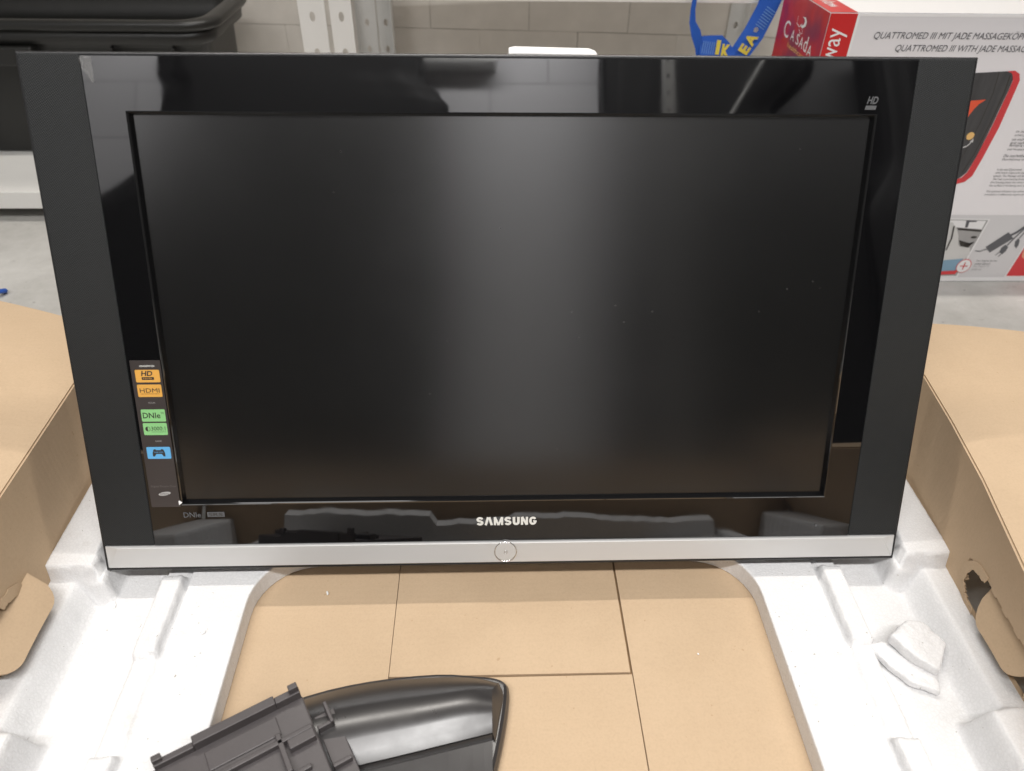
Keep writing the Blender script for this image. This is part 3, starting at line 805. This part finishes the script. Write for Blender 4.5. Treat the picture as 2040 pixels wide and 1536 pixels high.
mb.loft([last, capm, capo], False)
SD(mb).build('shell', M['stand_gloss'], sd, smooth=True)
mb = MB()
edge_top = inset(OUTS, 0.006, .0235)
mb.loft([inset(OUTS, .002, .0088), inset(OUTS, 0, .011), inset(OUTS, 0.0005, .017), inset(OUTS, .003, .022), edge_top], True, True, True)
SD(mb).build('base', M['stand_gloss'], sd, smooth=False)
# sunk flat panel in front of the crease, with a bright lip
lipn = [(x, y - .006, z - .003) for x, y, z in CR]
near = [(x * .98, y - .11 - .02 * i / n, .0150) for i, (x, y, z) in enumerate(CR)]
SD(MB().loft([[(x, y - .0012, z - .0005) for x, y, z in CR], [(x, y - .0035, z - .0045) for x, y, z in CR], lipn, near], False)).build('panel', M['stand_gloss'], sd)
# bracket
A = Vector((-0.304, -0.214)); e1 = Vector((.869, .494)); e2 = Vector((.494, -.869))
def BR(a, b, c_): p = A + e1 * a + e2 * b; return (p.x, p.y, c_)
def bbox_(a0, a1, b0, b1, c0, c1, drop=0.0):
    P = [BR(a, b, c_) for c_ in (c0, None) for a, b in ((a0, b0), (a1, b0), (a1, b1), (a0, b1))] if False else None
    vs = [BR(a0, b0, c0), BR(a1, b0, c0), BR(a1, b1, c0), BR(a0, b1, c0), BR(a0, b0, c1), BR(a1, b0, c1), BR(a1, b1, c1 - drop), BR(a0, b1, c1 - drop)]
    return MB().add(vs, [(0, 3, 2, 1), (4, 5, 6, 7), (0, 1, 5, 4), (1, 2, 6, 5), (2, 3, 7, 6), (3, 0, 4, 7)])
brk = SD(bbox_(-.06, .120, .004, .16, .030, .062, .012)).build('bracket', M['bracket_plastic'], sd, bevel=.0015)
for a0, a1, b0, b1, c0, c1, dr, nm in (
        (-.012, .022, .0, .006, .050, .069, 0, 'edge_rib'), (.022, .096, -.003, .006, .050, .073, 0, 'edge_rib'), (.096, .119, -.001, .006, .050, .072, 0, 'edge_rib'),
        (.110, .1185, -.002, .004, .070, .079, 0, 'hook'), (-.012, -.004, -.002, .004, .066, .074, 0, 'hook'),
        (.028, .092, .012, .030, .058, .0635, .002, 'raised_pad'),
        (-.06, .118, .036, .0405, .050, .066, 0, 'long_rib'), (-.06, .106, .068, .072, .050, .062, 0, 'long_rib'), 
        (.086, .091, .030, .068, .050, .066, 0, 'cross_rib'), (.0, .004, .041, .098, .050, .061, 0, 'cross_rib'),
        (.094, .118, .0405, .050, .056, .0665, 0, 'latch'),
        (.1225, .142, .022, .120, .036, .047, .004, 'side_plate'), (.134, .1375, .018, .040, .046, .058, 0, 'clip'), (.122, .1375, .0365, .040, .046, .056, 0, 'clip'),
        (.1225, .140, .074, .0775, .044, .0515, 0, 'clip')):
    SD(bbox_(a0, a1, b0, b1, c0, c1, dr)).build(nm, M['bracket_plastic'], brk, bevel=.0008)

# ------------------------------------------------------------------ printed massage-cushion carton on the right
ct = empty('product_carton', (0.513, 0.703, 0))
tag(ct, 'printed white, grey and red product carton standing on the concrete at right', 'carton')
CX0, CY0, CX1, CY1, CZ = 0.513, 0.703, 1.22, 0.912, 0.478
def CT(mb): mb.v = [(x - CX0, y - CY0, z) for x, y, z in mb.v]; return mb
def cf(u, v, n): return (u - CX0, -n, v)                 # front face
def cs_(u, v, n): return (-n, u - CY0, v)                # left side face, u is depth
def ctp(u, v, n): return (u - CX0, v - CY0, CZ + n)      # top face
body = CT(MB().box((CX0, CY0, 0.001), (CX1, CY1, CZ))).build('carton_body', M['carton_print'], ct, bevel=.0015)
flat('red_panel', [(.5135, .002), (.5560, .002), (.5560, .4772), (.5135, .4772)], cf, .0004, M['print_red'], body)
flat('white_border', [(.5562, .002), (.5600, .002), (.5600, .4772), (.5562, .4772)], cf, .0004, M['print_white'], body)
flat('white_border', [(.5602, .4735), (1.2190, .4735), (1.2190, .4772), (.5602, .4772)], cf, .0004, M['print_white'], body)
flat('white_border', [(.5602, .0015), (1.2190, .0015), (1.2190, .0100), (.5602, .0100)], cf, .0004, M['print_white'], body)
flat('grey_band', [(.5602, .0102), (1.2190, .0102), (1.2190, .1400), (.5602, .1430)], cf, .0004, M['print_grey'], body)
flat('red_panel', [(.7035, .002), (.9115, .002), (.9115, .4772), (.7035, .4772)], cs_, .0004, M['print_red_side'], body)
flat('red_panel', [(.5135, .7036), (.5560, .7036), (.5560, .9115), (.5135, .9115)], ctp, .0004, M['print_red'], body)
flat('white_panel', [(.5563, .7036), (1.219, .7036), (1.219, .9115), (.5563, .9115)], ctp, .0004, M['print_white'], body)
P = .0008
lettering('lettering', 'QUATTROMED III MIT JADE MASSAGEKÖPFEN', cf, P, .5895, .4385, .0150, M['print_ink'], body, w=.2600, shear=.18)
lettering('lettering', 'QUATTROMED III WITH JADE MASSAGE', cf, P, .6300, .4200, .0128, M['print_ink'], body, w=.2190, shear=.18)
lettering('lettering', 'way', cf, P, .5480, .4060, .0270, M['print_white'], body, w=.0500, turn=90)
lettering('lettering', 'way', ctp, P, .5480, .7400, .0220, M['print_white'], body, w=.0500, turn=90)
for ch_, u, v, h, w_ in (('C', .8780, .4050, .0270, .0260), ('A', .8400, .4070, .0170, .0170), ('S', .8130, .4065, .0170, .0130), ('A', .7960, .4060, .0170, .0170), ('d', .7750, .4055, .0240, .0150), ('A', .7560, .4030, .0170, .0190)):
    lettering('lettering', ch_, lambda a, b, n_: cs_(2 * .79 - a, b, n_), P, 2 * .79 - u, v, h, M['print_white'], body, w=w_, bold=.004)
lettering('lettering', 'healthcare', lambda a, b, n_: cs_(2 * .79 - a, b, n_), P, 2 * .79 - .846, .3935, .0080, M['print_gold'], body, w=.086)
strip2d('emblem', [(.826, .4475), (.826, .4360), (.812, .4335), (.803, .4400)], .0014, cs_, P, M['print_white'], body)
flat('emblem', [(.8070, .4500), (.7930, .4520), (.7850, .4470), (.7850, .4400), (.7980, .4340), (.8080, .4360), (.7960, .4400), (.7930, .4450), (.7970, .4490)], cs_, P, M['print_white'], body)
strip2d('emblem', [(.811, .4300), (.800, .4250), (.792, .4280), (.799, .4345)], .0012, cs_, P, M['print_white'], body)
cush = flat('cushion_picture', [(.640, .330), (.701, .385), (.778, .391), (.829, .394), (.838, .391), (.843, .381), (.843, .364), (.840, .306), (.836, .253), (.830, .223), (.822, .213), (.813, .209), (.761, .226), (.66, .26)], cf, P, M['print_cushion'], body)
po = [(.829, .394), (.840, .395), (.850, .390), (.855, .380), (.855, .362), (.854, .303), (.848, .249), (.843, .217), (.834, .206), (.816, .200)]
pi_ = [(.829, .3935), (.836, .3915), (.840, .387), (.8435, .379), (.8435, .362), (.841, .306), (.836, .253), (.831, .223), (.824, .213), (.813, .209)]
MB().add([cf(u, v, P + .0002) for u, v in po + pi_], [(i, i + 1, 10 + i + 1, 10 + i) for i in range(9)]).build('cushion_piping', M['print_edge_red'], body)
strip2d('cushion_seam', [(.815, .3925), (.8190, .36), (.818, .31), (.812, .26), (.806, .22)], .0014, cf, P + .0002, M['ink_dark'], body)
strip2d('cushion_seam', [(.8355, .388), (.8375, .36), (.835, .306), (.830, .256), (.822, .222)], .0022, cf, P + .0002, M['ink_dark'], body)
flat('orange_print', [(.776, .346), (.812, .349), (.803, .342), (.798, .334), (.791, .317)], cf, P + .0003, M['print_orange'], body)
flat('jade_print', disc(.8100, .288, .0066), cf, P + .0003, M['print_gold'], body)
strip2d('arrow_print', [(.8045, .268), (.8105, .2700), (.8145, .2745), (.8165, .281)], .0016, cf, P + .0003, M['print_white'], body)
flat('arrow_print', [(.8132, .2780), (.8190, .2770), (.8172, .2840)], cf, P + .0003, M['print_white'], body)
paras = ['Im zwei Jade', 'achen Jade', 'nie noch vor', 'erst nach ste', 'Bewegung die', 'und Verspannung', 'Die zuschaltbare Vi', 'Durchblutung wird', 'In the new Quattromed', 'with heads of genuine jade', 'speeds. The Massage will be', 'The heat is permeating through', 'this heating phase the value is mu', 'the surface is hardening and relax', 'The optional vibration also allows a', 'circulation is effectively improved and']
pos = [(.887, .293), (.887, .287), (.886, .280), (.886, .274), (.886, .269), (.885, .262), (.884, .251), (.884, .244), (.883, .226), (.882, .220), (.881, .214), (.882, .208), (.881, .202), (.881, .196), (.880, .185), (.880, .179)]
for i, (tx, (u, v)) in enumerate(zip(paras, pos)):
    lettering('lettering', tx, cf, P, u, v, .0048 if i < 8 else .0044, M['print_ink'], body, w=len(tx) * (.0026 if i < 8 else .0021), shear=.2)
flat('photo_border', [(.770, .1365), (.9115, .1335), (.8980, .0110), (.800, .0115)], cf, P, M['print_white'], body)
flat('seat_photo', [(.772, .1340), (.9085, .1315), (.8950, .0135), (.802, .0140)], cf, P + .0002, M['print_seat_shade'], body)
q1 = P + .0004
flat('seat_photo', [(.800, .132), (.905, .130), (.9035, .113), (.856, .117), (.80, .120)], cf, q1, M['print_white'], body)
flat('seat_photo', [(.826, .128), (.843, .127), (.856, .114), (.865, .099), (.871, .083), (.877, .076), (.850, .067), (.82, .07)], cf, q1 + .0002, M['print_seat'], body)
flat('seat_photo', [(.850, .067), (.877, .078), (.897, .075), (.9015, .062), (.895, .046), (.858, .046), (.83, .05)], cf, q1 + .0004, M['print_seat'], body)
flat('seat_photo', [(.840, .047), (.893, .052), (.8935, .035), (.886, .026), (.862, .023), (.835, .024)], cf, q1 + .0006, M['print_blue'], body)
flat('seat_photo', [(.836, .023), (.886, .026), (.8938, .028), (.890, .018), (.836, .0155)], cf, q1 + .0008, M['print_edge_red'], body)
flat('seat_photo', [(.869, .091), (.898, .083), (.8995, .088), (.893, .075), (.877, .078)], cf, q1 + .0005, M['ink_dark'], body)
flat('seat_photo', [(.856, .116), (.904, .112), (.904, .108), (.859, .112)], cf, q1 + .0005, M['ink_dark'], body)
flat('seat_photo', [(.867, .131), (.887, .1305), (.888, .1285), (.874, .128), (.875, .117), (.870, .117)], cf, q1 + .0005, M['print_ink'], body)
flat('seat_photo', disc(.895, .097, .006, .0024), cf, q1 + .0005, M['ink_dark'], body)
strip2d('seat_photo', [(.848, .120), (.853, .095), (.852, .07)], .003, cf, q1 + .0007, M['ink_dark'], body)
flat('plus_badge', disc(.900, .036, .0142, .0150), cf, q1 + .0010, M['print_edge_red'], body)
flat('plus_badge', disc(.900, .036, .0128, .0136), cf, q1 + .0012, M['print_white'], body)
strip2d('plus_badge', [(.8925, .036), (.9075, .036)], .0020, cf, q1 + .0014, M['print_red'], body)
strip2d('plus_badge', [(.900, .0280), (.900, .0440)], .0020, cf, q1 + .0015, M['print_red'], body)
for i, tx in enumerate(('Plus: Adapter für den', 'mobilen Gebrauch', 'Plus: Adapter for', 'mobile use')):
    lettering('lettering', tx, cf, P, .9215 - .0007 * i, .0440 - .0060 * i, .0042, M['print_ink'] if i < 2 else M['print_seat_shade'], body, w=len(tx) * .0019, shear=.2)
flat('adapter_picture', [(.927, .076), (.958, .107), (.973, .094), (.940, .064)], cf, P, M['print_ink'], body)
for L, w_ in (([(.910, .068), (.920, .067), (.926, .070), (.934, .072)], .0020), ([(.964, .100), (.974, .107), (.983, .117), (1.005, .132), (1.05, .15)], .0052), ([(.967, .079), (.974, .094), (.985, .114), (1.001, .140)], .0030), ([(.984, .094), (.989, .108), (1.003, .135)], .0024)):
    strip2d('cable_picture', L, w_, cf, P + .0002, M['print_ink'], body)
flat('plug_picture', [(.958, .065), (.958, .074), (.963, .081), (.971, .076), (.970, .067), (.966, .061)], cf, P + .0003, M['print_ink'], body)
strip2d('plug_picture', [(.959, .066), (.953, .0585)], .0016, cf, P + .0003, M['print_ink'], body)
strip2d('plug_picture', [(.965, .063), (.960, .0555)], .0016, cf, P + .0003, M['print_ink'], body)
flat('plug_picture', [(.982, .078), (.979, .088), (.982, .095), (.987, .090), (.989, .080), (.988, .073)], cf, P + .0003, M['print_ink'], body)
flat('photo_border', [(.9915, .0105), (1.0000, .078), (1.010, .1345), (1.16, .1345), (1.14, .0105)], cf, P, M['print_white'], body)
flat('red_photo', [(.9945, .0130), (1.0030, .077), (1.012, .1320), (1.155, .1320), (1.137, .0130)], cf, P + .0002, M['print_edge_red'], body)
flat('red_photo', [(1.006, .056), (1.004, .070), (1.011, .080), (1.040, .085), (1.05, .055), (1.014, .050)], cf, P + .0004, M['print_skin'], body)

# ------------------------------------------------------------------ racks of slotted steel angle
def perforated(w, h, pitch, hw, hh, z_first):
    """flat strip in XZ with rounded slots, x 0..w, z 0..h"""
    mb = MB(); zc = z_first; zs = []
    while zc < h - pitch / 2: zs.append(zc); zc += pitch
    lo = 0.0
    for q, zc in enumerate(zs):
        hi = zc + pitch / 2 if q < len(zs) - 1 else h
        N = 12; ring = [(w / 2 + hw / 2 * math.cos(6.28318 * i / N), zc + hh / 2 * math.sin(6.28318 * i / N)) for i in range(N)]
        sq = []
        for i in range(N):
            a = 6.28318 * i / N; cx, sy = math.cos(a), math.sin(a); k_ = 1 / max(abs(cx), abs(sy))
            sq.append((w / 2 + w / 2 * cx * k_, (zc + (hi - zc) * sy * k_) if sy > 0 else (zc + (zc - lo) * sy * k_)))
        # square the corners
        for i in range(N):
            a = 6.28318 * i / N
        mb.add([(x, 0, z) for x, z in ring + sq], [(i, (i + 1) % N, N + (i + 1) % N, N + i) for i in range(N)])
        for sxx in (0, 1):
            for szz, zz in ((0, lo), (1, hi)):
                c1 = [p for p in sq if abs(p[0] - sxx * w) < 1e-6 and ((p[1] > zc) == bool(szz))]
                c2 = [p for p in sq if abs(p[1] - zz) < 1e-6 and ((p[0] > w / 2) == bool(sxx))]
                if c1 and c2:
                    pa = max(c1, key=lambda p: abs(p[1] - zc)); pb = max(c2, key=lambda p: abs(p[0] - w / 2))
                    mb.add([(pa[0], 0, pa[1]), (sxx * w, 0, zz), (pb[0], 0, pb[1])], [(0, 1, 2)])
        lo = hi
    return mb

def upright(rack, x, y, w, face_left, matn, H=1.9, first=0.0, back=1):
    """an angle post: slotted front leg and plain return leg"""
    u = perforated(w, H, 0.063, 0.0105, 0.0175, 0.0323 + first).build('upright', M[matn], rack, solid=.002, offset=0)
    u.location = (x, y, 0)
    xx = 0.001 if face_left else w - 0.001
    MB().box((xx - .001, 0.0012, 0), (xx + .001, 0.036 * back, H)).build('return_leg', M[matn], u)
    return u
def shelf(rack, x0, x1, y0, y1, z, lip, matn):
    d = MB().box((x0, y0, z - .002), (x1, y1, z)).build('shelf_deck', M[matn], rack)
    MB().box((x0, y0 - .002, z - lip), (x1, y0 - .0002, z + .0005)).build('front_lip', M[matn], d, bevel=.0006)
    MB().box((x0, y0, z - lip), (x1, y0 + .016, z - lip + .0015)).build('lip_return', M[matn], d)

rk = empty('storage_rack', (-0.84, 1.24, 0))
tag(rk, 'white slotted-steel rack at left carrying the black plastic bin', 'rack', 'slotted steel racks')
def at_rack(root, fn):
    before = set(bpy.data.objects); fn(); 
    for o in set(bpy.data.objects) - before:
        if o.parent == root: o.location = o.location - root.location
at_rack(rk, lambda: (upright(rk, -.3615, .966, .0485, True, 'rack_white'), upright(rk, -.3410, 1.50, .0485, True, 'rack_grey', back=-1),
                     upright(rk, -1.42, .966, .0485, True, 'rack_white'), upright(rk, -1.42, 1.50, .0485, True, 'rack_grey', back=-1),
                     shelf(rk, -1.41, -.3655, .970, 1.495, .066, .036, 'rack_white')))
rk2 = empty('storage_rack', (0.18, 1.24, 0))
tag(rk2, 'white slotted-steel rack behind the centre, its shelf edge along the top', 'rack', 'slotted steel racks')
at_rack(rk2, lambda: (upright(rk2, -.3045, .966, .0400, False, 'rack_white'), upright(rk2, -.2900, 1.50, .0400, False, 'rack_grey', back=-1),
                      upright(rk2, .60, .966, .0400, False, 'rack_white'), upright(rk2, .60, 1.50, .0400, False, 'rack_grey', back=-1),
                      shelf(rk2, -.262, .598, .970, 1.36, .4750, .0365, 'rack_white')))

sp0 = empty('slotted_post', (0.60, -1.62, 0))
tag(sp0, 'grey slotted steel post mirrored in the top of the bezel', 'post')
upright(sp0, 0, 0, .045, True, 'rack_grey', H=2.1)
MB().box((-.03, -.04, 0), (.075, .05, .006)).build('foot_plate', M['rack_grey'], sp0)

# ------------------------------------------------------------------ black bin on the left rack
bn = empty('storage_bin', (-0.98, 1.325, 0.0665))
tag(bn, 'large black plastic storage bin on the left metal shelf', 'bin')
def RRl(hx, hy, r, z): return rrect(-hx, hx, -hy, hy, r, z, 7)
zt = .286
MB().loft([RRl(.335, .125, .045, 0.0), RRl(.343, .132, .05, .006), RRl(.356, .141, .055, zt - .055), RRl(.360, .145, .055, zt - .054), RRl(.362, .146, .055, zt),
           RRl(.356, .140, .052, zt), RRl(.350, .136, .05, zt - .055), RRl(.335, .125, .045, .012)], True, True, True).build('bin_body', M['bin_black'], bn, smooth=True)
MB().loft([RRl(.361, .1465, .056, zt - .012), RRl(.388, .166, .070, zt - .016), RRl(.393, .169, .072, zt - .010), RRl(.3935, .1695, .072, zt - .002), RRl(.390, .166, .070, zt + .003), RRl(.374, .156, .062, zt + .006), RRl(.358, .142, .054, zt + .003)], True).build('rim', M['bin_black'], bn, smooth=True)
MB().loft([RRl(.372, .154, .060, zt - .045), RRl(.376, .157, .061, zt - .042), RRl(.379, .160, .063, zt - .017), RRl(.365, .148, .056, zt - .016)], True).build('skirt', M['bin_black'], bn, smooth=True)
MB().box((-.25, -.172, zt - .085), (.005, -.142, zt - .046)).build('grip', M['bin_black'], bn, bevel=.004)
for x in (.16, .29, -.30):
    MB().box((x, -.156, .02), (x + .006, -.133, zt - .05)).build('rib', M['bin_black'], bn, bevel=.002)

# ------------------------------------------------------------------ blue and yellow carrier-bag strap hanging from the shelf
sp_ = empty('carry_strap', (0.40, 0.95, 0.36))
tag(sp_, 'blue and yellow woven bag strap hanging beside the red carton', 'strap')
def SP(mb): mb.v = [(x - .40, y - .95, z - .36) for x, y, z in mb.v]; return mb
K = 1.1017  # strap hangs just in front of the shelf edge
def far(x, z):   # the loop's shape, laid out at the shelf's distance
    return ((x + .01946) * K - .01946, (z - .72781) * K + .72781)
def strap_band(name, pairs, y0=.95, amp=.004):
    rows = []
    n_ = len(pairs)
    for i, (a, b) in enumerate(pairs):
        ax, az = far(*a); bx_, bz_ = far(*b); yy = y0 - amp * math.sin(1.7 * i)
        rows.append([(ax + (bx_ - ax) * t, yy + .003 * math.cos(3 * t), az + (bz_ - az) * t) for t in (0, .25, .5, .75, 1)])
    return SP(MB().loft(rows, False)).build(name, M['webbing'], sp_, smooth=True, solid=.0016, offset=0)
right = [((.392, .372), (.424, .362)), ((.404, .400), (.434, .386)), ((.421, .430), (.453, .415)), ((.435, .465), (.467, .454)), ((.440, .498), (.475, .491)), ((.443, .515), (.478, .510))]
strap_band('strap_webbing', right, .948)
left = [((.3215, .515), (.3290, .515)), ((.3225, .475), (.3285, .476)), ((.3225, .459), (.3290, .459)), ((.3240, .438), (.3330, .441)), ((.3300, .418), (.3430, .428)), ((.3400, .398), (.3480, .414)), ((.3460, .378), (.3540, .403))]
strap_band('strap_webbing', left, .945, .002)
bot = [((.3450, .418), (.3480, .384)), ((.3620, .420), (.3600, .386)), ((.3820, .420), (.3760, .385)), ((.3950, .4100), (.3900, .378)), ((.4100, .3930), (.4060, .366))]
strap_band('strap_webbing', bot, .9415, .001)
def lens(name, a, b, wdt, m, y):
    (x0, z0_), (x1, z1_) = far(*a), far(*b); d = Vector((x1 - x0, z1_ - z0_)).normalized(); nn = Vector((-d.y, d.x)) * wdt / 2
    return SP(MB().add([(x0 + nn.x, y, z0_ + nn.y), (x1 + nn.x, y, z1_ + nn.y), (x1 - nn.x, y, z1_ - nn.y), (x0 - nn.x, y, z0_ - nn.y)], [(0, 1, 2, 3)])).build(name, m, sp_)
# woven letters run up the right-hand length
dirv = Vector((.017, .034)).normalized(); per = Vector((-dirv.y, dirv.x))
def on_strap(u, v, n_):
    p = Vector((.4195, .393)) + dirv * u + per * v; x, z = far(p.x, p.y); return (x - .40, .9385 - n_ - .95, z - .36)
lettering('woven_letter', 'E', on_strap, 0, .0010, -.0100, .0190, M['webbing_yellow'], sp_, w=.0130, bold=.05)
lettering('woven_letter', 'A', on_strap, 0, .0160, -.0100, .0190, M['webbing_yellow'], sp_, w=.0180, bold=.05)
lettering('woven_letter', '®', on_strap, 0, .0370, -.0020, .0075, M['webbing_yellow'], sp_)
for i in range(8):
    p0 = .0470 + i * .0042
    strip2d('woven_stripe', [(p0, -.010), (p0 + .001, .008)], .0011, on_strap, 0, M['webbing_pale'], sp_)
def on_bot(u, v, n_):
    x, z = far(.3475 + u, .387 + v - .10 * u); return (x - .40, .9365 - n_ - .95, z - .36)
lettering('woven_letter', 'I', on_bot, 0, .0255, .0070, .0230, M['webbing_yellow'], sp_, w=.0070, bold=.05)
lettering('woven_letter', 'K', on_bot, 0, .0360, .0030, .0220, M['webbing_yellow'], sp_, w=.0150, bold=.05)
for i in range(6):
    strip2d('woven_stripe', [(.0025 + i * .0038, .006), (.0030 + i * .0038, .026)], .0011, on_bot, 0, M['webbing_pale'], sp_)

# blue scrap on the concrete, far left
o = MB().tube([(-.945, .655, .006), (-.925, .652, .010), (-.912, .657, .013), (-.906, .668, .008), (-.915, .676, .003)], .0045, 8).build('plastic_scrap', M['blue_plastic'], smooth=True)
tag(o, 'small blue plastic scrap on the concrete at the left edge', 'scrap')
